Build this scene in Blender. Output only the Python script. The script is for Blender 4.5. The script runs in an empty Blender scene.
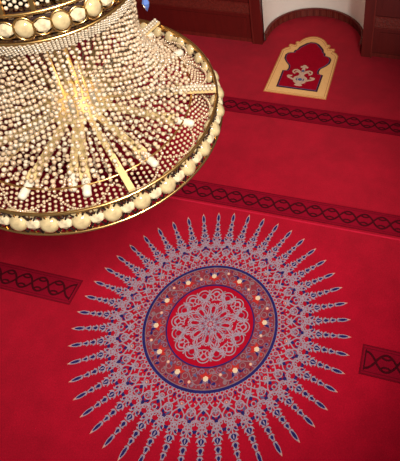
import bpy, bmesh, math, random
from mathutils import Vector, Matrix
random.seed(7)
PI = math.pi; TAU = 2*PI
S = bpy.context.scene
COL = S.collection
sin, cos, rad = math.sin, math.cos, math.radians

# ------------------------------------------------------------------ materials
def srgb(r, g, b):
    f = lambda c: (c/12.92 if c <= .04045 else ((c+.055)/1.055)**2.4)
    return (f(r/255), f(g/255), f(b/255), 1)

def mat(name, rgb, rough=.5, metal=0, trans=0, ior=1.45, noise=None, bump=None, emit=None, sheen=0, spec=.5, coat=0):
    m = bpy.data.materials.new(name); m.use_nodes = True
    nt = m.node_tree; b = nt.nodes['Principled BSDF']
    c = srgb(*rgb)
    b.inputs['Base Color'].default_value = c
    b.inputs['Roughness'].default_value = rough
    b.inputs['Metallic'].default_value = metal
    b.inputs['Transmission Weight'].default_value = trans
    b.inputs['IOR'].default_value = ior
    b.inputs['Sheen Weight'].default_value = sheen
    b.inputs['Specular IOR Level'].default_value = spec
    b.inputs['Coat Weight'].default_value = coat
    tc = nt.nodes.new('ShaderNodeTexCoord')
    if noise:                                   # list of (scale, amount) value variations
        last = None
        for sc, am in noise:
            n = nt.nodes.new('ShaderNodeTexNoise'); n.inputs['Scale'].default_value = sc
            n.inputs['Detail'].default_value = 4; n.inputs['Roughness'].default_value = .6
            nt.links.new(tc.outputs['Object'], n.inputs['Vector'])
            mr = nt.nodes.new('ShaderNodeMapRange')
            mr.inputs['From Min'].default_value = .3; mr.inputs['From Max'].default_value = .7
            mr.inputs['To Min'].default_value = 1-am; mr.inputs['To Max'].default_value = 1+am
            nt.links.new(n.outputs['Fac'], mr.inputs['Value'])
            if last is None: last = mr.outputs['Result']
            else:
                mu = nt.nodes.new('ShaderNodeMath'); mu.operation = 'MULTIPLY'
                nt.links.new(last, mu.inputs[0]); nt.links.new(mr.outputs['Result'], mu.inputs[1]); last = mu.outputs[0]
        vm = nt.nodes.new('ShaderNodeVectorMath'); vm.operation = 'SCALE'
        vm.inputs[0].default_value = c[:3]
        nt.links.new(last, vm.inputs['Scale'])
        nt.links.new(vm.outputs['Vector'], b.inputs['Base Color'])
    if bump:
        n = nt.nodes.new('ShaderNodeTexNoise'); n.inputs['Scale'].default_value = bump[0]; n.inputs['Detail'].default_value = 3
        nt.links.new(tc.outputs['Object'], n.inputs['Vector'])
        bp = nt.nodes.new('ShaderNodeBump'); bp.inputs['Strength'].default_value = bump[1]; bp.inputs['Distance'].default_value = .01
        nt.links.new(n.outputs['Fac'], bp.inputs['Height']); nt.links.new(bp.outputs['Normal'], b.inputs['Normal'])
    if emit:
        b.inputs['Emission Color'].default_value = srgb(*emit[0]); b.inputs['Emission Strength'].default_value = emit[1]
    return m

def wood(name, rgb, scale=(14, 14, 1.2), amt=.3, rough=.45):
    m = mat(name, rgb, rough)
    nt = m.node_tree; b = nt.nodes['Principled BSDF']
    tc = nt.nodes.new('ShaderNodeTexCoord'); mp = nt.nodes.new('ShaderNodeMapping')
    mp.inputs['Scale'].default_value = scale
    n = nt.nodes.new('ShaderNodeTexNoise'); n.inputs['Scale'].default_value = 3; n.inputs['Detail'].default_value = 6
    cr = nt.nodes.new('ShaderNodeValToRGB')
    c = srgb(*rgb)
    cr.color_ramp.elements[0].position = .3; cr.color_ramp.elements[1].position = .7
    cr.color_ramp.elements[0].color = tuple(x*(1-amt) for x in c[:3])+(1,)
    cr.color_ramp.elements[1].color = tuple(x*(1+amt) for x in c[:3])+(1,)
    nt.links.new(tc.outputs['Object'], mp.inputs['Vector']); nt.links.new(mp.outputs['Vector'], n.inputs['Vector'])
    nt.links.new(n.outputs['Fac'], cr.inputs['Fac']); nt.links.new(cr.outputs['Color'], b.inputs['Base Color'])
    return m

M = dict(
    carpet=mat('red_carpet', (178, 8, 38), .95, noise=[(1.3, .14), (7, .10), (90, .12)], bump=(160, .35), sheen=.12, spec=.1),
    carpet_dark=mat('band_carpet', (146, 8, 36), .95, noise=[(5, .08), (90, .12)], spec=.1),
    seam=mat('seam_pile', (205, 30, 60), .95, noise=[(6, .15)], spec=.1),
    lattice=mat('maroon_pile', (74, 8, 20), .95, noise=[(40, .2)], spec=.1),
    lattice_soft=mat('soft_maroon_pile', (118, 8, 28), .95, noise=[(40, .2)], spec=.1),
    mauve=mat('mauve_pile', (164, 142, 156), .95, noise=[(60, .16)], spec=.1),
    mauve_dim=mat('dim_mauve_pile', (132, 102, 124), .95, noise=[(60, .2)], spec=.1),
    navy=mat('navy_pile', (40, 34, 96), .95, noise=[(60, .25)], spec=.1),
    teal=mat('slate_blue_pile', (84, 88, 128), .95, noise=[(60, .25)], spec=.1),
    border=mat('border_pile', (142, 50, 62), .95, noise=[(25, .2), (80, .2)], spec=.1),
    taupe=mat('taupe_pile', (140, 106, 112), .95, noise=[(60, .2)], spec=.1),
    rosered=mat('rosette_red_pile', (174, 8, 36), .95, noise=[(8, .1)], spec=.1),
    orange=mat('orange_red_pile', (190, 46, 42), .95, noise=[(50, .15)], spec=.1),
    cream=mat('cream_pile', (232, 200, 166), .95, spec=.1),
    peach=mat('peach_pile', (226, 160, 140), .95, spec=.1),
    gold_pile=mat('gold_pile', (255, 196, 128), .95, noise=[(30, .05), (120, .05)], spec=.1),
    gold_pile_dark=mat('ochre_pile', (206, 140, 84), .95, noise=[(60, .2)], spec=.1),
    rug_red=mat('deep_red_pile', (166, 4, 34), .95, noise=[(8, .1), (90, .12)], spec=.1),
    rug_outline=mat('aubergine_pile', (66, 26, 48), .95, noise=[(60, .2)], spec=.1),
    sage=mat('pale_vase_pile', (214, 176, 150), .95, noise=[(60, .15)], spec=.1),
    plaster=mat('cream_plaster', (246, 238, 226), .7, noise=[(3, .03)], bump=(40, .08)),
    ceiling=mat('ceiling_plaster', (225, 215, 200), .8, noise=[(3, .03)]),
    wood=wood('dark_mahogany', (92, 15, 11), amt=.14),
    wood_slat=wood('slatted_mahogany', (116, 46, 36), amt=.4),
    wood_band=mat('carved_mahogany', (108, 30, 20), .5, noise=[(60, .35)], bump=(70, .9)),
    wood_edge=wood('mahogany_edge', (104, 26, 20)),
    gold=mat('polished_brass', (226, 180, 112), .28, metal=1, noise=[(20, .08)]),
    gold_pale=mat('pale_gilt', (224, 194, 136), .4, metal=.2, noise=[(20, .06)]),
    bronze=mat('dark_bronze', (62, 44, 40), .35, metal=.7, noise=[(60, .5)]),
    bead=mat('cream_crystal_bead', (180, 153, 124), .14, noise=[(35, .22)], spec=.7, coat=.3),
    bead_white=mat('clear_crystal_bead', (188, 170, 146), .12, noise=[(35, .2)], spec=.7, coat=.4),
    crystal=mat('cut_crystal', (176, 154, 114), .10, noise=[(30, .3)], spec=.8, coat=.5),
    crystal_oval=mat('facet_crystal', (186, 168, 136), .06, noise=[(45, .35)], spec=.9, coat=.8),
    blue=mat('blue_glass', (96, 124, 190), .08, trans=.3, spec=.8),
    lamp=mat('warm_lamp', (190, 180, 160), .4, emit=((255, 236, 205), .12)),
    lamp_hot=mat('lit_lamp', (255, 236, 200), .4, emit=((255, 206, 130), 1.6)),
)

# ------------------------------------------------------------------ object helpers
def link(name, me, parent=None):
    o = bpy.data.objects.new(name, me); COL.objects.link(o)
    if parent: o.parent = parent
    return o
def tag(o, label=None, cat=None, group=None, kind=None):
    if label: o['label'] = label
    if cat: o['category'] = cat
    if group: o['group'] = group
    if kind: o['kind'] = kind
    return o
def empty(name, loc=(0, 0, 0)):
    o = bpy.data.objects.new(name, None); COL.objects.link(o); o.location = loc; o.empty_display_size = .1
    return o

ZJ = random.Random(11)                               # pile height varies a little from motif to motif
class MB:
    """vertex / face collector with material slots"""
    def __init__(s): s.v = []; s.f = []; s.m = []; s.mats = []; s.sm = []
    def mi(s, k):
        if k not in s.mats: s.mats.append(k)
        return s.mats.index(k)
    def add(s, vs, fs, k, smooth=False):
        n = len(s.v); s.v += [tuple(p) for p in vs]; i = s.mi(k)
        for f in fs: s.f.append([n+a for a in f]); s.m.append(i); s.sm.append(smooth)
    def mesh(s, name):
        me = bpy.data.meshes.new(name); me.from_pydata(s.v, [], s.f)
        for k in s.mats: me.materials.append(M[k])
        me.polygons.foreach_set('material_index', s.m); me.polygons.foreach_set('use_smooth', s.sm)
        me.update(); return me
    def build(s, name, parent=None): return link(name, s.mesh(name), parent)
    # ---- flat woven shapes, each with a pile thickness
    def ribbon(s, pts, w, z, k, closed=False, z0=0.0):
        n = len(pts)
        if n < 2: return
        z += ZJ.uniform(0, .0007)
        L = []; Rr = []
        for i, p in enumerate(pts):
            a = pts[(i-1) % n] if (closed or i > 0) else p
            b = pts[(i+1) % n] if (closed or i < n-1) else p
            dx, dy = b[0]-a[0], b[1]-a[1]; d = math.hypot(dx, dy) or 1
            ww = w[i] if isinstance(w, (list, tuple)) else w
            nx, ny = -dy/d*ww, dx/d*ww
            L.append((p[0]+nx, p[1]+ny)); Rr.append((p[0]-nx, p[1]-ny))
        vs = [(x, y, z) for x, y in L]+[(x, y, z) for x, y in Rr]+[(x, y, z0) for x, y in L]+[(x, y, z0) for x, y in Rr]
        fs = []
        for i in range(n if closed else n-1):
            j = (i+1) % n
            fs += [(i, n+i, n+j, j), (2*n+i, i, j, 2*n+j), (n+i, 3*n+i, 3*n+j, n+j)]
        s.add(vs, fs, k)
    def poly(s, pts, z, k, z0=0.0):
        a = sum(pts[i][0]*pts[(i+1) % len(pts)][1]-pts[(i+1) % len(pts)][0]*pts[i][1] for i in range(len(pts)))
        if a < 0: pts = pts[::-1]
        n = len(pts); z += ZJ.uniform(0, .0007) if n < 40 else 0
        vs = [(x, y, z) for x, y in pts]+[(x, y, z0) for x, y in pts]
        s.add(vs, [tuple(range(n))]+[(i, n+i, n+(i+1) % n, (i+1) % n) for i in range(n)], k)
    def disc(s, c, r, z, k, n=12, ry=None, rot=0, z0=0.0):
        ry = ry or r
        s.poly([(c[0]+r*cos(t)*cos(rot)-ry*sin(t)*sin(rot), c[1]+r*cos(t)*sin(rot)+ry*sin(t)*cos(rot)) for t in [TAU*i/n for i in range(n)]], z, k, z0)
    def ring(s, c, r, w, z, k, n=16, ry=None, rot=0, a0=0, a1=TAU):
        ry = ry or r; cl = abs(a1-a0-TAU) < 1e-6
        m = n if cl else n+1
        s.ribbon([(c[0]+r*cos(t)*cos(rot)-ry*sin(t)*sin(rot), c[1]+r*cos(t)*sin(rot)+ry*sin(t)*cos(rot)) for t in [a0+(a1-a0)*i/n for i in range(m)]], w, z, k, cl)
    def leaf(s, c, ang, L, W, z, k, n=7, off=0.0):
        """pointed leaf from c, length L along ang, greatest half width W"""
        up = []; dn = []
        for i in range(n+1):
            t = i/n; h = W*(sin(PI*t**.75))
            up.append((t*L+off, h)); dn.append((t*L+off, -h))
        pts = up+dn[-2:0:-1]
        s.poly([(c[0]+x*cos(ang)-y*sin(ang), c[1]+x*sin(ang)+y*cos(ang)) for x, y in pts], z, k)
    def spiral(s, c, ang, r0, turns, w, z, k, hand=1, n=16):
        pts = []
        for i in range(n+1):
            t = i/n; r = r0*(1-.82*t); a = ang+hand*turns*TAU*t
            pts.append((c[0]+r*cos(a), c[1]+r*sin(a)))
        s.ribbon(pts, w, z, k)
    # ---- solids
    def box(s, x0, x1, y0, y1, z0, z1, k, mtx=None):
        vs = [Vector((x, y, z)) for z in (z0, z1) for y in (y0, y1) for x in (x0, x1)]
        if mtx: vs = [mtx @ v for v in vs]
        s.add(vs, [(0, 2, 3, 1), (4, 5, 7, 6), (0, 1, 5, 4), (2, 6, 7, 3), (0, 4, 6, 2), (1, 3, 7, 5)], k)
    def torus(s, R, r, z, k, n=96, m=8):
        vs = []; fs = []
        for i in range(n):
            a = TAU*i/n
            for j in range(m):
                b = TAU*j/m; q = R+r*cos(b)
                vs.append((q*cos(a), q*sin(a), z+r*sin(b)))
        for i in range(n):
            for j in range(m):
                fs.append((i*m+j, ((i+1) % n)*m+j, ((i+1) % n)*m+(j+1) % m, i*m+(j+1) % m))
        s.add(vs, fs, k, True)
    def lathe(s, prof, k, n=32, mtx=None, smooth=True, closed=False):
        vs = []; fs = []; m = len(prof)
        for i in range(n):
            a = TAU*i/n
            for r, z in prof:
                v = Vector((r*cos(a), r*sin(a), z)); vs.append(mtx @ v if mtx else v)
        for i in range(n):
            for j in range(m if closed else m-1):
                j2 = (j+1) % m
                fs.append((i*m+j, ((i+1) % n)*m+j, ((i+1) % n)*m+j2, i*m+j2))
        s.add(vs, fs, k, smooth)
    def tube(s, a, b, r, k, n=8, r2=None):
        a = Vector(a); b = Vector(b); d = b-a; L = d.length
        q = d.to_track_quat('Z', 'Y').to_matrix().to_4x4(); q.translation = a
        r2 = r if r2 is None else r2
        s.lathe([(0, 0), (r, 0), (r2, L), (0, L)], k, n, q, False)
    def ball(s, c, r, k, scale=(1, 1, 1), mtx=None, sub=1, smooth=True):
        V, F = ICO[sub]
        vs = []
        for v in V:
            p = Vector((v[0]*r*scale[0], v[1]*r*scale[1], v[2]*r*scale[2]))
            if mtx: p = mtx @ p
            vs.append(p+Vector(c))
        s.add(vs, F, k, smooth)
ICO = {}
for sub in (1, 2):
    b = bmesh.new(); bmesh.ops.create_icosphere(b, subdivisions=sub, radius=1)
    b.verts.ensure_lookup_table()
    ICO[sub] = ([v.co.copy() for v in b.verts], [tuple(v.index for v in f.verts) for f in b.faces]); b.free()

def pol(r, a): return (r*cos(a), r*sin(a))

# ------------------------------------------------------------------ the setting
WALL_Y = 3.547; NW = .589; NS = 3.685             # wall plane, niche half width, where its apse starts
X0, X1, Y0 = -5.5, 3.6, -3.0; CEIL = 5.6
def arc_pts(r, n=40): return [(-r*cos(PI*i/n), NS+r*sin(PI*i/n)) for i in range(n+1)]

f = MB()
nx_, ny_ = 1, 1
f.add([(X0, Y0, 0), (X1, Y0, 0), (X1, WALL_Y+.12, 0), (X0, WALL_Y+.12, 0)], [(0, 1, 2, 3)], 'carpet')
ap = [(-NW-.02, WALL_Y+.12), (-NW-.02, NS)]+arc_pts(NW+.02)[1:-1]+[(NW+.02, NS), (NW+.02, WALL_Y+.12)]
f.add([(x, y, 0) for x, y in ap], [tuple(range(len(ap)))[::-1]], 'carpet')
f.add([(X0, Y0, -.05), (X1, Y0, -.05), (X1, 4.5, -.05), (X0, 4.5, -.05)], [(3, 2, 1, 0)], 'carpet')
tag(f.build('floor'), 'plain red velvet carpet covering the hall floor', kind='structure')

# wall above and around the niche
w = MB()
NT = 3.0
w.box(X0, -NW-.1, WALL_Y+.03, WALL_Y+.13, 0, CEIL, 'plaster')
w.box(NW+.1, X1, WALL_Y+.03, WALL_Y+.13, 0, CEIL, 'plaster')
w.box(-NW-.1, NW+.1, WALL_Y+.03, WALL_Y+.13, NT+.08, CEIL, 'plaster')
tag(w.build('wall_back'), 'rear wall of the hall around the niche', kind='structure')

def wallstrip(pts_in, pts_out, z0, z1, k, name, label):
    m = MB(); n = len(pts_in)
    vs = [(x, y, z) for z in (z0, z1) for x, y in pts_in]+[(x, y, z) for z in (z0, z1) for x, y in pts_out]
    fs = []
    for i in range(n-1):
        fs += [(i, n+i, n+i+1, i+1), (2*n+i, 2*n+i+1, 3*n+i+1, 3*n+i), (n+i, 3*n+i, 3*n+i+1, n+i+1), (i, i+1, 2*n+i+1, 2*n+i)]
    fs += [(0, 2*n, 3*n, n), (n-1, 2*n-1, 4*n-1, 3*n-1)]
    m.add(vs, fs, k, False)
    return tag(m.build(name), label, kind='structure')
ins = [(-NW, WALL_Y+.03)]+arc_pts(NW)+[(NW, WALL_Y+.03)]
out = [(-NW-.1, WALL_Y+.03)]+arc_pts(NW+.1)+[(NW+.1, WALL_Y+.03)]
wallstrip(ins, out, 0, NT, 'plaster', 'wall_niche', 'cream plaster apse of the prayer niche')
cp = MB(); cpv = [(x, y, NT) for x, y in out]+[(x, y, NT+.08) for x, y in out]; nn = len(out)
cp.add(cpv, [tuple(range(nn)), tuple(range(2*nn-1, nn-1, -1))]+[(i, nn+i, nn+(i+1) % nn, (i+1) % nn) for i in range(nn)], 'plaster')
tag(cp.build('ceiling_niche'), 'plaster top closing the prayer niche', kind='structure')

# slatted plinth round the foot of the niche: narrow vertical staves on a backing
pl = MB()
bi = [(-NW+.018, WALL_Y+.035)]+arc_pts(NW-.018, 60)+[(NW-.018, WALL_Y+.035)]
bo = [(-NW, WALL_Y+.035)]+arc_pts(NW, 60)+[(NW, WALL_Y+.035)]
n = len(bi)
vs = [(x, y, z) for z in (0, .105) for x, y in bi]+[(x, y, z) for z in (0, .105) for x, y in bo]
pl.add(vs, [q for i in range(n-1) for q in ((i, n+i, n+i+1, i+1), (n+i, 3*n+i, 3*n+i+1, n+i+1))], 'wood_slat')
for i in range(64):
    t = PI*(i+.5)/64
    mt = Matrix.Translation((-(NW-.021)*cos(t), NS+(NW-.021)*sin(t), 0)) @ Matrix.Rotation(-t, 4, 'Z')
    pl.box(-.006, .006, -.007, .007, .006, .098, 'wood_edge' if i % 3 == 0 else 'wood_slat', mt)
rb = [(x*.985, NS+(y-NS)*.985 if y > NS else y) for x, y in bi]
pl.ribbon(rb, .012, .112, 'wood_edge', z0=.1)
tag(pl.build('baseboard_niche'), 'curved slatted wooden plinth round the foot of the niche', kind='structure')

# mahogany wainscot on both sides and the pilasters at the niche corners
def wainscot(name, xa, xb, label):
    m = MB(); yb = WALL_Y+.03
    m.box(xa, xb, yb-.03, yb, 0, 2.6, 'wood')
    m.box(xa, xb, yb-.038, yb-.03, 0, .05, 'wood_edge')
    m.box(xa, xb, yb-.036, yb-.03, .39, .52, 'wood_band')
    for z in (.378, .52): m.box(xa, xb, yb-.042, yb-.03, z, z+.012, 'wood_edge')
    x = xa if xa < 0 else xa
    k = 0
    # raised fields
    wdt = 1.05; nf = max(1, int((xb-xa)/wdt)); st = (xb-xa)/nf
    for i in range(nf):
        a, b = xa+i*st+.07, xa+(i+1)*st-.07
        m.box(a, b, yb-.037, yb-.03, .10, .33, 'wood')
        m.box(a, b, yb-.037, yb-.03, .62, 2.4, 'wood')
    return tag(m.build(name), label, kind='structure')
wainscot('trim_1', X0, -NW-.115, 'dark mahogany wall panelling left of the niche')
wainscot('trim_2', NW+.115, X1, 'dark mahogany wall panelling with carved band right of the niche')
for i, sx in ((3, -1), (4, 1)):
    m = MB()
    xa, xb = sorted((sx*NW, sx*(NW+.115)))
    m.box(xa, xb, WALL_Y-.035, WALL_Y+.06, 0, 2.7, 'wood')
    xe = sx*(NW+.115-.012); xa, xb = sorted((xe, xe+sx*.018))
    m.box(xa, xb, WALL_Y-.043, WALL_Y, 0, 2.7, 'wood_edge')
    tag(m.build('trim_%d' % i), 'mahogany corner post at the %s edge of the niche' % ('left' if sx < 0 else 'right'), kind='structure')

c = MB(); c.box(X0, X1, Y0, WALL_Y+.13, CEIL, CEIL+.1, 'ceiling')
tag(c.build('ceiling'), 'plain plaster ceiling of the hall', kind='structure')

# ------------------------------------------------------------------ carpet bands with interlaced lattice
def carpet_band(name, yc, xa, xb, label, ends=(False, False)):
    root = empty(name, ((xa+xb)/2, yc, 0)); tag(root, label, 'carpet band', 'lattice bands woven in the red carpet')
    cx = (xa+xb)/2; a, b = xa-cx, xb-cx; hw = .108
    g = MB(); g.poly([(a, -hw), (b, -hw), (b, hw), (a, hw)], .002, 'carpet_dark', -.004)
    g.build('ground_strip', root)
    e = MB()
    for s_ in (-1, 1):
        e.ribbon([(a, s_*(hw-.004)), (b, s_*(hw-.004))], .0055, .0034, 'lattice_soft')
        e.ribbon([(a, s_*.083), (b, s_*.083)], .003, .0034, 'lattice_soft')
    for s_, on in ((a, ends[0]), (b, ends[1])):
        if on:
            q = s_+(.006 if s_ < 0 else -.006)
            e.ribbon([(q, -hw), (q, hw)], .006, .0036, 'lattice_soft')
            q = s_+(.028 if s_ < 0 else -.028)
            e.ribbon([(q, -.075), (q, .075)], .005, .0036, 'lattice')
    e.build('edge_line', root)
    l = MB(); P = .146; A = .060
    u0, u1 = a+(.03 if ends[0] else 0), b-(.03 if ends[1] else 0)
    st = u0 if ends[0] else u1
    nseg = max(8, int((u1-u0)/.009))
    for sg in (-1, 1):
        pts = []
        for i in range(nseg+1):
            x = u0+(u1-u0)*i/nseg; ph = PI*(x-st)/P
            v = cos(ph); y = sg*A*math.copysign(abs(v)**.85, v)
            pts.append((x, y))
        l.ribbon(pts, .0078, .0044, 'lattice')
    k0 = math.floor((u0-st)/P)-1
    for i in range(k0, k0+int((u1-u0)/P)+4):
        x = st+i*P
        for sg in (-1, 1):
            pts = []
            for j in range(11):
                t = -1+2*j/10; xx = x+t*.040
                pts.append((xx, sg*(.049-.021*(1-t*t)**.8 if abs(t) < 1 else .049)))
            if all(u0-.001 <= p[0] <= u1+.001 for p in pts): l.ribbon(pts, .0066, .0048, 'lattice')
    l.build('lattice_chain', root)
    return root
carpet_band('carpet_band', 2.40, X0, X1, 'dark lattice band running between the arched prayer mat and the chandelier rim')
carpet_band('carpet_band', 1.20, X0, X1, 'dark lattice band passing just above the upper points of the round medallion')
carpet_band('carpet_band', 0.0, X0, -1.123, 'short lattice band ending left of the medallion, below the chandelier', (False, True))
carpet_band('carpet_band', 0.0, 1.123, X1, 'short lattice band starting right of the medallion at the picture edge', (True, False))
sm = MB(); sm.ribbon([(X0, 1.066), (X1, 1.066)], .0065, .002, 'seam')
tag(sm.build('trim_5'), 'thin lighter seam line in the red carpet', kind='structure')

# ------------------------------------------------------------------ the medallion
med = empty('carpet_medallion', (0, -.005, 0))
tag(med, 'large round sunburst medallion in mauve and navy on red carpet', 'carpet medallion')
PH = .0067
D = TAU/48
# 48 rays, one mesh shared (built pointing along +x)
r = MB()
LW = .0034
def leaf_outline(mb, x0, L, W, z, kfill, kline, tip=None, n=9):
    up = [(x0+L*i/n, W*sin(PI*(i/n)**.72)) for i in range(n+1)]
    dn = [(x, -y) for x, y in up]
    pts = up+dn[-2:0:-1]
    mb.poly(pts, z, kfill)
    mb.ribbon(pts, LW*.75, z+.0012, kline, True)
def barb(x, y, ang, L, W, k='mauve'):
    for s_ in (-1, 1): r.leaf((x, s_*y), s_*ang, L, W, .0046, k)
leaf_outline(r, .945, .092, .0125, .003, 'navy', 'mauve')
r.leaf((1.016, 0), 0, .026, .0036, .0052, 'peach')
barb(.940, .002, .65, .024, .0046); barb(.936, .002, 2.3, .014, .004)
leaf_outline(r, .895, .040, .0125, .003, 'navy', 'mauve', n=7)
barb(.890, .003, .80, .028, .0050); barb(.884, .004, 2.0, .018, .0045)
leaf_outline(r, .842, .044, .0150, .003, 'navy', 'mauve', n=7)
barb(.838, .004, .75, .032, .0056); barb(.830, .006, 1.8, .022, .005)
leaf_outline(r, .784, .050, .0215, .003, 'navy', 'mauve', n=8)
r.leaf((.792, 0), 0, .032, .0045, .0048, 'mauve')
barb(.780, .012, .65, .040, .0062); barb(.772, .016, 1.5, .026, .006); barb(.752, .012, .9, .030, .006, 'navy')
for s_ in (-1, 1):
    r.ring((.754, s_*.022), .013, LW*.9, .0044, 'mauve', 12)
r.ribbon([(.735, 0), (.785, 0)], .0045, .004, 'mauve')
rme = r.mesh('ray')
for i in range(48):
    o = link('ray', rme, med); o.rotation_euler = (0, 0, PI/2+PH+i*D)

# lace field between the navy ring and the rays
lc = MB()
for i in range(48):
    a = PI/2+PH+i*D
    e = lambda rr, t: pol(rr, a+t*D)
    # close scalloped edging along the ring
    for h in (-.25, .25):
        lc.ring(e(.514, h), .0130, .0034, .0040, 'mauve', 10)
    lc.ring(e(.540, .5), .0190, .0036, .0042, 'mauve', 10)
    lc.disc(e(.541, .5), .0075, .0040, 'navy' if i % 2 else 'mauve_dim', 7)
    lc.leaf(e(.530, 0), a, .030, .0075, .0040, 'navy' if i % 2 else 'mauve_dim')
    # ogee net
    for sg in (-1, 1):
        pts = []
        for j in range(15):
            t = j/14; rr = .555+.185*t
            pts.append(pol(rr, a+sg*D*.5*cos(PI*1.75*t)))
        lc.ribbon(pts, .0038, .0044, 'mauve')
        lc.spiral(e(.698, sg*.34), a+sg*2.0, .023, 1.15, .0034, .0046, 'mauve', sg)
        lc.leaf(e(.735, sg*.40), a+sg*.3, .026, .0075, .0037, 'navy')
        lc.leaf(e(.654, sg*.33), a-sg*.7, .034, .0085, .0038, 'navy' if (i+sg) % 3 else 'teal')
    lc.ring(e(.722, 0), .023, .0038, .0042, 'mauve', 12)
    lc.disc(e(.722, 0), .009, .0038, 'navy', 8)
    for k in range(5): lc.leaf(e(.722, 0), a+k*TAU/5, .019, .0042, .0046, 'mauve')
    if i % 2 == 0:                                # palmette
        lc.leaf(e(.588, 0), a, .056, .020, .0036, 'navy')
        for t in (-1.2, -.5, .5, 1.2):
            lc.leaf(e(.594, 0), a+t, .042, .0064, .0046, 'mauve')
        lc.ring(e(.584, 0), .015, .0036, .0048, 'mauve', 10)
        lc.disc(e(.584, 0), .007, .0052, 'peach' if i % 4 == 0 else 'mauve', 8)
        lc.ring(e(.668, 0), .016, .0034, .0046, 'mauve', 10)
    else:                                         # roundel
        lc.ring(e(.630, 0), .029, .0038, .0042, 'mauve', 14)
        lc.disc(e(.630, 0), .011, .0038, 'navy', 8)
        for k in range(6):
            lc.leaf(e(.630, 0), a+PI+k*TAU/6, .024, .0044, .0046, 'mauve' if k % 2 else 'mauve_dim')
        lc.leaf(e(.672, 0), a, .034, .012, .0040, 'navy')
        for sg in (-1, 1): lc.leaf(e(.568, sg*.1), a+sg*.8, .026, .0044, .0046, 'mauve')
lc.build('lace_field', med)

# border ring with blossoms
bd = MB()
bd.ribbon([pol(.408, TAU*i/160) for i in range(160)], .079, .003, 'border', True, -.004)
for i in range(36):
    a = PH+i*TAU/36
    for j, rr in enumerate((.355, .455)):
        bd.spiral(pol(rr, a+.04*j), a, .026, 1.3, .0034, .0045, 'taupe' if (i+j) % 2 else 'mauve_dim', 1 if (i+j) % 2 else -1)
    bd.ring(pol(.405, a+.06), .020, .0028, .0042, 'taupe', 10)
    bd.leaf(pol(.375, a+.02), a+1.0+(i % 3)*.6, .036, .010, .0042, ('teal', 'orange', 'mauve_dim')[i % 3])
    bd.leaf(pol(.352, a+.09), a+.2, .026, .007, .0042, ('mauve_dim', 'teal', 'orange')[i % 3])
    bd.disc(pol(.462, a+.12), .006, .0044, 'mauve_dim' if i % 2 else 'navy', 7)
    bd.leaf(pol(.44, a+.07), a-1.8+(i % 4)*.5, .034, .010, .0042, ('taupe', 'orange', 'navy')[i % 3])
pts = [pol(.408+.042*sin(12*(TAU*i/240)), TAU*i/240) for i in range(240)]
bd.ribbon(pts, .0036, .0048, 'taupe', True)
bd.build('border_ring', med)
def flower_mesh(big):
    b = MB(); R_ = .0145 if big else .0085
    if big:
        for t in (.9, 2.2, -.9, -2.2, PI):
            b.leaf((0, 0), t, .054, .0125, .0052, 'orange' if abs(t) > 2 else 'navy')
        for t in (0, .5, -.5): b.leaf((0, 0), t, .040, .009, .0055, 'mauve_dim')
    for k in range(6):
        b.disc(pol(R_*.75, k*TAU/6), R_*.62, .0064, 'cream' if big else 'peach', 8)
    b.disc((0, 0), R_*.7, .0072, 'cream', 8)
    return b.mesh('blossom')
fb, fs_ = flower_mesh(True), flower_mesh(False)
for k in range(12):
    a = rad(15+30*k); o = link('blossom', fb, med); o.location = pol(.405, a)+(0,); o.rotation_euler = (0, 0, a)
    a = rad(30*k); o = link('bud', fs_, med); o.location = pol(.438 if k % 2 else .392, a)+(0,); o.rotation_euler = (0, 0, a)
def ringpart(name, rr, w_, z, k):
    b = MB(); b.ribbon([pol(rr, TAU*i/180) for i in range(180)], w_, z, k, True); return b.build(name, med)
ringpart('navy_ring', .4935, .0095, .006, 'navy')
ringpart('thin_ring', .3255, .0050, .006, 'navy')
ringpart('edge_ring', .480, .0026, .006, 'taupe')

# rosette: interlaced loops
ro = MB()
ro.poly([pol(.324, TAU*i/120) for i in range(120)], .002, 'rosered', -.004)
wl = .0034
rr_ = random.Random(3)
for i in range(8):
    a = rad(8)+i*TAU/8; b_ = a+TAU/16
    # filled lace ground with lighter interlace over it
    for sg in (-1, 1):
        ro.ribbon([pol(.02+.15*t, a+sg*.34*sin(PI*t)) for t in [j/14 for j in range(15)]], wl, .0048, 'mauve')
        ro.ribbon([pol(.05+.235*t, b_+sg*(.22*sin(PI*t*1.6)+.04)) for t in [j/18 for j in range(19)]], wl, .0048, 'mauve')
        ro.ribbon([pol(.10+.17*t, a+sg*.36*sin(PI*t)) for t in [j/18 for j in range(19)]], wl, .0046, 'mauve')
        ro.ribbon([pol(.03+.11*t, b_+sg*.30*sin(PI*t)) for t in [j/14 for j in range(15)]], wl*.9, .0050, 'mauve_dim')
        ro.spiral(pol(.222+rr_.uniform(-.008, .008), a+sg*.17), a+sg*1.2, .038, 1.35, wl, .0048, 'mauve', -sg, 22)
        ro.spiral(pol(.175, b_+sg*.13), b_+sg*2.0, .026, 1.2, wl*.9, .0048, 'mauve', sg)
        ro.leaf(pol(.195, b_+sg*.05), b_+sg*.9, .040, .008, .0040, 'taupe')
        ro.leaf(pol(.265, a+sg*.16), a+sg*1.1, .030, .007, .0042, 'taupe')
    ro.ring(pol(.246, a), .048, wl, .0046, 'mauve', 20)
    ro.ring(pol(.240, b_), .046, wl, .0050, 'mauve', 20)
    ro.ring(pol(.236, b_), .024, wl*.9, .0044, 'mauve_dim', 14)
    ro.ring(pol(.250, a), .024, wl*.9, .0044, 'mauve', 14)
    ro.ring(pol(.115, a), .036, wl, .0052, 'mauve', 14, .021, a)
    ro.leaf(pol(.090, a), a, .056, .0135, .0058, 'rosered')
    ro.leaf(pol(.185, b_-.16), b_-.9, .034, .009, .0058, 'rosered')
    for k in range(2): ro.disc(pol(.06+.02*k, b_+.2*(k-.5)), .008, .0044, 'mauve_dim', 8)
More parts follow.
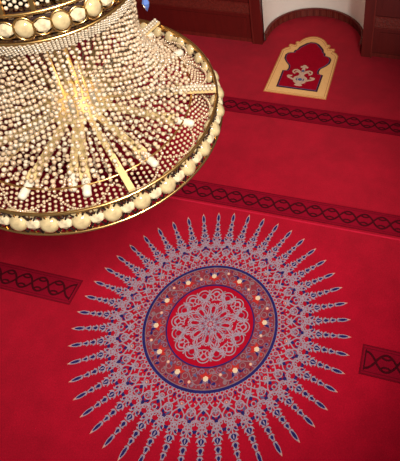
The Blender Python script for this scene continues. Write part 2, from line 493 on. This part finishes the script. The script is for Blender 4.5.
for rr, k in ((.030, 'mauve'), (.050, 'mauve_dim'), (.072, 'mauve')): ro.ring((0, 0), rr, wl*.9, .0048, k, 24)
ro.disc((0, 0), .014, .0046, 'mauve', 12)
ro.build('rosette', med)

# ------------------------------------------------------------------ arched prayer mat woven before the niche
mat_o = empty('prayer_mat', (0, 3.2, 0))
tag(mat_o, 'arched gold bordered prayer mat with vase motif in front of the niche', 'prayer mat')
def mir(pts): return [(x, y-3.2) for x, y in pts]+[(-x, y-3.2) for x, y in pts[::-1]]
outer = [(.340, 2.684), (.330, 3.455), (.300, 3.500), (.262, 3.525), (.274, 3.560), (.262, 3.585), (.232, 3.580), (.205, 3.575), (.196, 3.600), (.206, 3.635), (.192, 3.655), (.165, 3.650), (.150, 3.685), (.115, 3.735), (.070, 3.768), (.022, 3.785)]
inner = [(.229, 2.780), (.233, 3.075), (.185, 3.085), (.176, 3.130), (.186, 3.180), (.235, 3.240), (.268, 3.300), (.272, 3.370), (.250, 3.410), (.215, 3.425), (.190, 3.430), (.184, 3.475), (.160, 3.490), (.145, 3.550), (.108, 3.600), (.075, 3.640), (.030, 3.668)]
b = MB(); b.poly(mir(outer), .004, 'gold_pile', -.004); b.ribbon(mir(outer), .006, .0052, 'gold_pile_dark', True)
o2 = [(x*.93, 3.2+(y-3.2)*.955) for x, y in outer]
b.ribbon(mir([(.318, 2.705), (.308, 3.44)]+[(x*.93, y-.03) for x, y in outer[2:]]), .0035, .0054, 'gold_pile_dark', True)
b.build('gold_border', mat_o)
b = MB(); b.poly(mir(inner), .0062, 'rug_outline', -.004); b.build('dark_outline', mat_o)
b = MB()
inn2 = [(x-.018 if x > .05 else x, y) for x, y in inner]
inn2 = [(inn2[0][0], inn2[0][1]+.018)]+[(x, y-.004) for x, y in inn2[1:13]]+[(x, y-.018) for x, y in inn2[13:]]
b.poly(mir(inn2), .0074, 'rug_red', -.004); b.ribbon(mir(inn2), .0022, .0084, 'teal', True); b.build('red_field', mat_o)
b = MB(); Z = .0095
v = lambda x, y: (x, y-3.2)
vase = [(.02, 2.835), (.045, 2.845), (.03, 2.868), (.065, 2.90), (.082, 2.945), (.07, 2.985), (.035, 3.01), (.025, 3.04), (.045, 3.065)]
b.poly([v(x, y) for x, y in vase]+[v(-x, y) for x, y in vase[::-1]], Z, 'sage')
b.disc(v(0, 2.945), .048, Z+.001, 'teal', 14, .032)
b.ring(v(0, 2.945), .030, .005, Z+.002, 'sage', 12)
for sg in (-1, 1):
    b.ribbon([v(sg*x, y) for x, y in ((.06, 2.93), (.10, 2.95), (.135, 2.965), (.128, 2.995), (.10, 3.0))], .011, Z, 'sage')
    b.disc(v(sg*.137, 2.985), .022, Z, 'sage', 10)
    b.spiral(v(sg*.075, 3.085), -PI/2, .040, 1.1, .0095, Z, 'sage', sg)
    b.leaf(v(sg*.02, 3.06), PI/2-sg*.7, .085, .018, Z, 'sage')
b.leaf(v(0, 3.05), PI/2, .16, .020, Z, 'sage')
b.disc(v(0, 3.185), .026, Z, 'sage', 10); b.disc(v(-.03, 3.172), .016, Z, 'sage', 8); b.disc(v(.03, 3.172), .016, Z, 'sage', 8)
b.disc(v(0, 3.10), .018, Z+.001, 'teal', 10)
b.build('vase_motif', mat_o)

# ------------------------------------------------------------------ the chandelier
ch = empty('chandelier', (-.2217, -.1813, 2.2))
tag(ch, 'huge gilt crystal chandelier with bead curtains and wide round rim', 'chandelier')
ax = Vector((.0668, -.0455, 1)).normalized()
u_ = Vector((0, 1, 0)).cross(ax).normalized(); v_ = ax.cross(u_)
ch.rotation_euler = Matrix((u_, v_, ax)).transposed().to_euler()

def hoop(name, R, r_, z, k='gold'):
    b = MB(); b.torus(R, r_, z, k); return b.build(name, ch)
hoop('rim_hoop', .604, .0065, .004); hoop('rim_hoop', .590, .0065, .112)
hoop('inner_hoop', .482, .0042, .118)
hoop('crown_hoop', .350, .0065, .682); hoop('crown_hoop', .346, .0055, .782)
# gilt collar inside the rim and dark filigree between the hoops
b = MB(); b.lathe([(.583, .088), (.587, .088), (.587, .112), (.583, .112)], 'gold', 120, closed=True); b.build('rim_collar', ch)
b = MB()
for i in range(66):
    a = TAU*i/66
    for a2 in (a+TAU/66, a-TAU/66):
        b.tube((.602*cos(a), .602*sin(a), .008), (.590*cos(a2), .590*sin(a2), .108), .0042, 'bronze', 6)
    am = a+TAU/132
    b.tube((.60*cos(am), .60*sin(am), .008), (.591*cos(am), .591*sin(am), .108), .003, 'gold', 6)
    b.ball((.594*cos(am), .594*sin(am), .022), .010, 'bronze'); b.ball((.588*cos(am), .588*sin(am), .086), .010, 'bronze')
b.build('rim_filigree', ch)

def crystal_mesh(kind):
    b = MB()
    tl = Matrix.Rotation(rad(-28), 4, 'Y')       # faces out and a little up
    if kind == 'round':
        b.ball((0, 0, 0), .036, 'crystal', (.62, 1, 1), tl, 2, True)
    else:
        b.ball((0, 0, 0), .029, 'crystal_oval', (.55, 1.12, .86), tl, 1, False)
    return b.mesh(kind+'_crystal')
cr, co = crystal_mesh('round'), crystal_mesh('oval')
NRC = 33
for i in range(NRC):
    for me, nm, off in ((cr, 'round_crystal', 0), (co, 'oval_crystal', .5)):
        a = rad(3.3)+TAU*(i+off)/NRC
        o = link(nm, me, ch); o.location = (.597*cos(a), .597*sin(a), .060); o.rotation_euler = (0, 0, a)

# smaller stones set on the inner face of the rim
tl = Matrix.Rotation(rad(30), 4, 'Y')
b = MB(); b.ball((0, 0, 0), .026, 'crystal', (.6, .95, 1.1), tl, 2); cin = b.mesh('inner_crystal')
for i in range(48):
    a = TAU*(i+.4)/48
    o = link('inner_crystal', cin, ch); o.location = (.573*cos(a), .573*sin(a), .082); o.rotation_euler = (0, 0, a)

# crown band: dark ground, stones in gilt bezels
b = MB(); b.lathe([(.326, .684), (.332, .684), (.332, .780), (.326, .780)], 'bronze', 96, closed=True); b.build('crown_band', ch)
def bezel(sy, sz):
    b = MB(); n, m = 20, 6; vs = []; fs = []
    tl = Matrix.Rotation(rad(-10), 4, 'Y')
    for i in range(n):
        a = TAU*i/n
        for j in range(m):
            t = TAU*j/m; q = 1+.10*cos(t)
            vs.append(tl @ Vector((.004*sin(t)+.002, q*sy*cos(a), q*sz*sin(a))))
    for i in range(n):
        for j in range(m): fs.append((i*m+j, ((i+1) % n)*m+j, ((i+1) % n)*m+(j+1) % m, i*m+(j+1) % m))
    b.add(vs, fs, 'gold', True); return b.mesh('bezel')
bz1, bz2 = bezel(.031, .036), bezel(.030, .028)
tl = Matrix.Rotation(rad(-14), 4, 'Y')
b = MB(); b.ball((0, 0, 0), .029, 'crystal', (.6, 1, 1.06), tl, 2); c1 = b.mesh('crown_round_crystal')
b = MB(); b.ball((0, 0, 0), .028, 'crystal_oval', (.6, 1.05, .88), tl, 1, False); c2 = b.mesh('crown_oval_crystal')
for i in range(40):
    a = rad(-61.5)+TAU*i/40
    o = link('crown_round_crystal' if i % 2 == 0 else 'crown_oval_crystal', c1 if i % 2 == 0 else c2, ch)
    o.location = (.346*cos(a), .346*sin(a), .732); o.rotation_euler = (0, 0, a)
    q = link('bezel', bz1 if i % 2 == 0 else bz2, o)
for z, dz in ((.698, -.008), (.766, .010)):        # three tiny stones on a wire in each gap of the crown band
    b = MB()
    for d in (-.014, 0, .014): b.ball((.334*cos(d), .334*sin(d), z), .0055, 'bead')
    b.tube((.335*cos(-.07), .335*sin(-.07), z), (.335*cos(.07), .335*sin(.07), z+dz), .0026, 'gold', 6)
    gs = b.mesh('gap_stones')
    for i in range(40): link('gap_stones', gs, ch).rotation_euler = (0, 0, rad(-57)+TAU*i/40)

# second tier above the crown band (its lower edge shows)
b = MB(); b.lathe([(.306, .784), (.310, .784), (.270, 1.20), (.266, 1.20)], 'bronze', 72, closed=True); b.build('upper_drum', ch)
hoop('upper_hoop', .285, .006, 1.20)
b = MB(); b.tube((.340, 0, .786), (.287, 0, 1.2), .009, 'gold', 8); bar = b.mesh('upper_bar')
b = MB()
for c_ in range(5):
    for i in range(21):
        t = (i+.5+(.5 if c_ % 2 else 0))/22; rr = .336-.052*t; a = TAU/24*((c_+1)/6-.0)
        b.ball((rr*cos(a), rr*sin(a), .792+.40*t), .0072, 'bead_white')
up = b.mesh('upper_bead_panel')
for i in range(24):
    a = rad(-54)+TAU*i/24
    link('upper_bar', bar, ch).rotation_euler = (0, 0, a)
    link('upper_bead_panel', up, ch).rotation_euler = (0, 0, a)
# stem, dish and ceiling rose
b = MB(); b.lathe([(0, 1.20), (.275, 1.205), (.18, 1.26), (.06, 1.33), (.03, 1.40), (0, 1.40)], 'gold', 48); b.build('crown_dish', ch)
L_ = (CEIL-2.2)/ax.z
b = MB(); b.tube((0, 0, 1.38), (0, 0, L_-.02), .014, 'gold', 12); b.build('stem', ch)
b = MB(); b.lathe([(0, L_-.13), (.03, L_-.13), (.10, L_-.04), (.11, L_-.012), (0, L_-.012)], 'gold', 32); b.build('ceiling_rose', ch)

# bead curtain: 92 strands from the crown to the inner hoop, two staggered patterns
NST = 100; NB = 29
KP = [(.347, .682), (.322, .60), (.312, .50), (.312, .40), (.336, .295), (.394, .195), (.482, .122)]
def cr_pt(t):                                     # smooth curve through KP
    x = t*(len(KP)-1); i = min(int(x), len(KP)-2); u = x-i
    P = [KP[max(i-1, 0)], KP[i], KP[i+1], KP[min(i+2, len(KP)-1)]]
    return tuple(.5*(2*P[1][k]+(P[2][k]-P[0][k])*u+(2*P[0][k]-5*P[1][k]+4*P[2][k]-P[3][k])*u*u+(3*P[1][k]-P[0][k]-3*P[2][k]+P[3][k])*u**3) for k in (0, 1))
_s = [cr_pt(i/400) for i in range(401)]; _l = [0]
for i in range(400): _l.append(_l[-1]+math.dist(_s[i], _s[i+1]))
def prof(t):                                      # by length along the strand
    d = max(0, min(1, t))*_l[-1]
    k = next((i for i in range(401) if _l[i] >= d), 400)
    return _s[k]
def strand(off, seed):
    b = MB(); rg = random.Random(seed)
    for i in range(NB):
        t = (i+.5+off)/NB+rg.uniform(-.006, .006)
        if t > .995: continue
        rr, z = prof(t); s_ = (.0083+.0018*t)*rg.uniform(.88, 1.12)
        b.ball((rr+rg.uniform(-.004, .004), rg.uniform(-.0035, .0035), z), s_, 'bead_white' if rg.random() < .3 else 'bead', (1, 1, rg.uniform(.85, 1.15)))
    return b.mesh('bead_strand')
SV = [strand(.5*(k % 2), k) for k in range(8)]
for i in range(NST):
    link('bead_strand', SV[(i % 2)+2*((i*7//3) % 4)], ch).rotation_euler = (0, 0, TAU*i/NST)
b = MB(); rg = random.Random(5)                     # radial web of small beads at the level of the arms
for i in range(23):
    b.ball((.155+.0145*i, rg.uniform(-.003, .003), 0.074+rg.uniform(-.002, .002)+.03*max(0, (i-14)/9)), .0064+.00006*i, 'bead_white' if i % 4 == 1 else 'bead')
wb = b.mesh('web_strand')
for i in range(66): link('web_strand', wb, ch).rotation_euler = (0, 0, TAU*(i+.3)/66)
b = MB()                                          # close fringe of small beads under the crown
for i in range(184):
    a = TAU*i/184
    for j in range(5):
        rr, z = prof((j*.5+.2+(.27 if i % 2 else 0))/NB)
        b.ball(((rr+.006)*cos(a), (rr+.006)*sin(a), z), .0062, 'bead_white')
tag(b.build('bead_fringe', ch), kind='stuff')

# bead net between inner hoop and rim, in thirty panels
b = MB()
for c_ in range(5):
    for i in range(8):
        t = (i+(.75 if c_ % 2 else .25))/8
        rr = .484+.098*t; z = .116-.066*t-.022*sin(PI*t)
        a = TAU/30*(c_-2)/5
        b.ball((rr*cos(a), rr*sin(a), z), .0074, 'bead')
net = b.mesh('net_panel')
for i in range(30): link('net_panel', net, ch).rotation_euler = (0, 0, TAU*i/30)
b = MB()                                          # looser swags of beads hung behind the net
for i in range(15):
    for j in range(27):
        t = j/26; a = TAU/15*(i+t); zz = .104-.02*4*t*(1-t)
        b.ball(((.488+.075*4*t*(1-t))*cos(a), (.488+.075*4*t*(1-t))*sin(a), zz), .0055, 'bead')
tag(b.build('bead_swag', ch), kind='stuff')

# hub, column and arms
b = MB(); b.lathe([(0, .085), (.05, .088), (.10, .102), (.15, .110), (.15, .120), (.11, .126), (.03, .134), (0, .134)], 'gold_pale', 40); b.build('hub_plate', ch)
b = MB(); b.lathe([(0, .0), (.012, .012), (.026, .03), (.03, .05), (.02, .07), (.03, .09), (0, .095)], 'gold', 20); b.build('finial', ch)
for i in range(4):
    a = rad(20)+i*PI/2
    b = MB(); b.tube((.055*cos(a), .055*sin(a), .12), (.055*cos(a), .055*sin(a), 1.22), .0085, 'gold_pale', 8); b.build('column_rod', ch)
for i in range(6):                                # stays from the column to the crown
    a = rad(19+60*i)
    b = MB(); b.tube((.05*cos(a), .05*sin(a), .76), (.328*cos(a), .328*sin(a), .72), .006, 'gold', 8); b.build('stay', ch)

b = MB(); b.box(.09, .425, -.0145, .0145, .100, .116, 'gold_pale'); b.box(.395, .445, -.019, .019, .094, .122, 'gold_pale')
arm = b.mesh('arm')
b = MB(); rx = Matrix.Translation((.445, 0, .106)) @ Matrix.Rotation(PI/2, 4, 'Y')
b.lathe([(0, 0), (.015, 0), (.017, .008), (.0145, .014), (.017, .022), (.0145, .030), (.0165, .038), (.0165, .050), (.0155, .058), (.0165, .068), (.012, .078), (0, .08)], 'lamp', 14, rx)
cand = b.mesh('lamp_bulb')
ANG = [-85, -58.5, -28, -.1, 24.3, 53.8, 77, 104, 131, 158, 185, 212, 239]
for d in ANG:
    o = link('arm', arm, ch); o.rotation_euler = (0, 0, rad(d)); link('lamp_bulb', cand, o)
o = link('arm', arm, ch); o.rotation_euler = (0, 0, rad(-64.5)); o.scale = (.93, 1, 1); link('lamp_bulb', cand, o)

b = MB(); b.box(.09, .588, -.0125, .0125, .126, .138, 'gold_pale'); lb = b.mesh('spoke')
b = MB()
for i in range(29): b.ball((.11+.0165*i, -.009, .146), .0088, 'bead_white'); b.ball((.118+.0165*i, .009, .146), .0088, 'bead_white')
bl = b.mesh('bead_row')
for i in range(6):
    a = rad(19.2-61.6*i if i < 3 else 19.2+58.4*(6-i)); o = link('spoke', lb, ch); o.rotation_euler = (0, 0, a); (link('bead_row', bl, o) if i != 1 else None)
b = MB(); b.lathe([(0, 0), (.013, 0), (.013, .055), (.009, .066), (0, .078)], 'lamp', 12); ic = b.mesh('candle')
for i in range(6):
    a = rad(50+60*i); o = link('candle', ic, ch); o.location = (.092*cos(a), .092*sin(a), .125)
# blue drop hanging at the crown's outer edge
b = MB(); b.lathe([(0, .0), (.010, .022), (.013, .036), (.008, .052), (0, .058)], 'blue', 8, None, False)
b.tube((0, 0, .058), (-.07, 0, .062), .002, 'gold', 6)
o = b.build('blue_drop', ch); a = rad(-1); o.location = (.418*cos(a), .418*sin(a), .640); o.rotation_euler = (0, 0, a); o['label'] = 'blue glass drop'

# ------------------------------------------------------------------ light
def lamp(name, kind, loc, energy, color, size=.5, target=None, **kw):
    l = bpy.data.lights.new(name, kind); l.energy = energy; l.color = color
    if kind == 'AREA': l.shape = 'DISK'; l.size = size
    else: l.shadow_soft_size = size
    for k, v_ in kw.items(): setattr(l, k, v_)
    o = bpy.data.objects.new(name, l); COL.objects.link(o); o.location = loc
    if target:
        o.rotation_euler = (Vector(target)-Vector(loc)).to_track_quat('-Z', 'Y').to_euler()
    return o
lamp('ceiling_spot', 'SPOT', (2.2, -2.0, 5.3), 1680, (1, .95, .88), .4, (-.92, 1.02, 0), spot_size=rad(53.3), spot_blend=.95)
lamp('wall_fill_spot', 'SPOT', (2.3, -.9, .62), 330, (1, .94, .86), .2, (-.35, 3.6, .9), spot_size=rad(46), spot_blend=.9)  # added unseen fill, low on the right, to brighten rear wall and niche
hb = lamp('hub_lamp', 'POINT', (0, 0, 0), .8, (1, .72, .38), .04); hb.parent = ch; hb.location = (0, 0, .22)

wd = bpy.data.worlds.new('world'); S.world = wd; wd.use_nodes = True
wd.node_tree.nodes['Background'].inputs['Color'].default_value = (1, .95, .9, 1)
wd.node_tree.nodes['Background'].inputs['Strength'].default_value = .16

# ------------------------------------------------------------------ camera
Q = [1.1255691, -1.6798974, 3.7998425, -.2975375, .7983006, -.0593788, 546.5368]
yw, pt, rl = Q[3:6]
fw = Vector((sin(yw)*cos(pt), cos(yw)*cos(pt), -sin(pt))); rt = Vector((cos(yw), -sin(yw), 0)); upv = rt.cross(fw)
r2 = cos(rl)*rt+sin(rl)*upv; u2 = -sin(rl)*rt+cos(rl)*upv
cam = bpy.data.cameras.new('camera'); co_ = bpy.data.objects.new('camera', cam); COL.objects.link(co_)
mw = Matrix((r2, u2, -fw)).transposed().to_4x4(); mw.translation = Vector(Q[:3]); co_.matrix_world = mw
cam.sensor_fit = 'AUTO'; cam.sensor_width = 36; cam.lens = Q[6]/461*36
cam.shift_x = -78.698/461; cam.shift_y = -80.932/461
cam.clip_start = .05; cam.clip_end = 60
S.camera = co_
S.view_settings.view_transform = 'Standard'; S.view_settings.look = 'None'
S.view_settings.gamma = 1; S.view_settings.exposure = 0; S.view_settings.use_curve_mapping = False
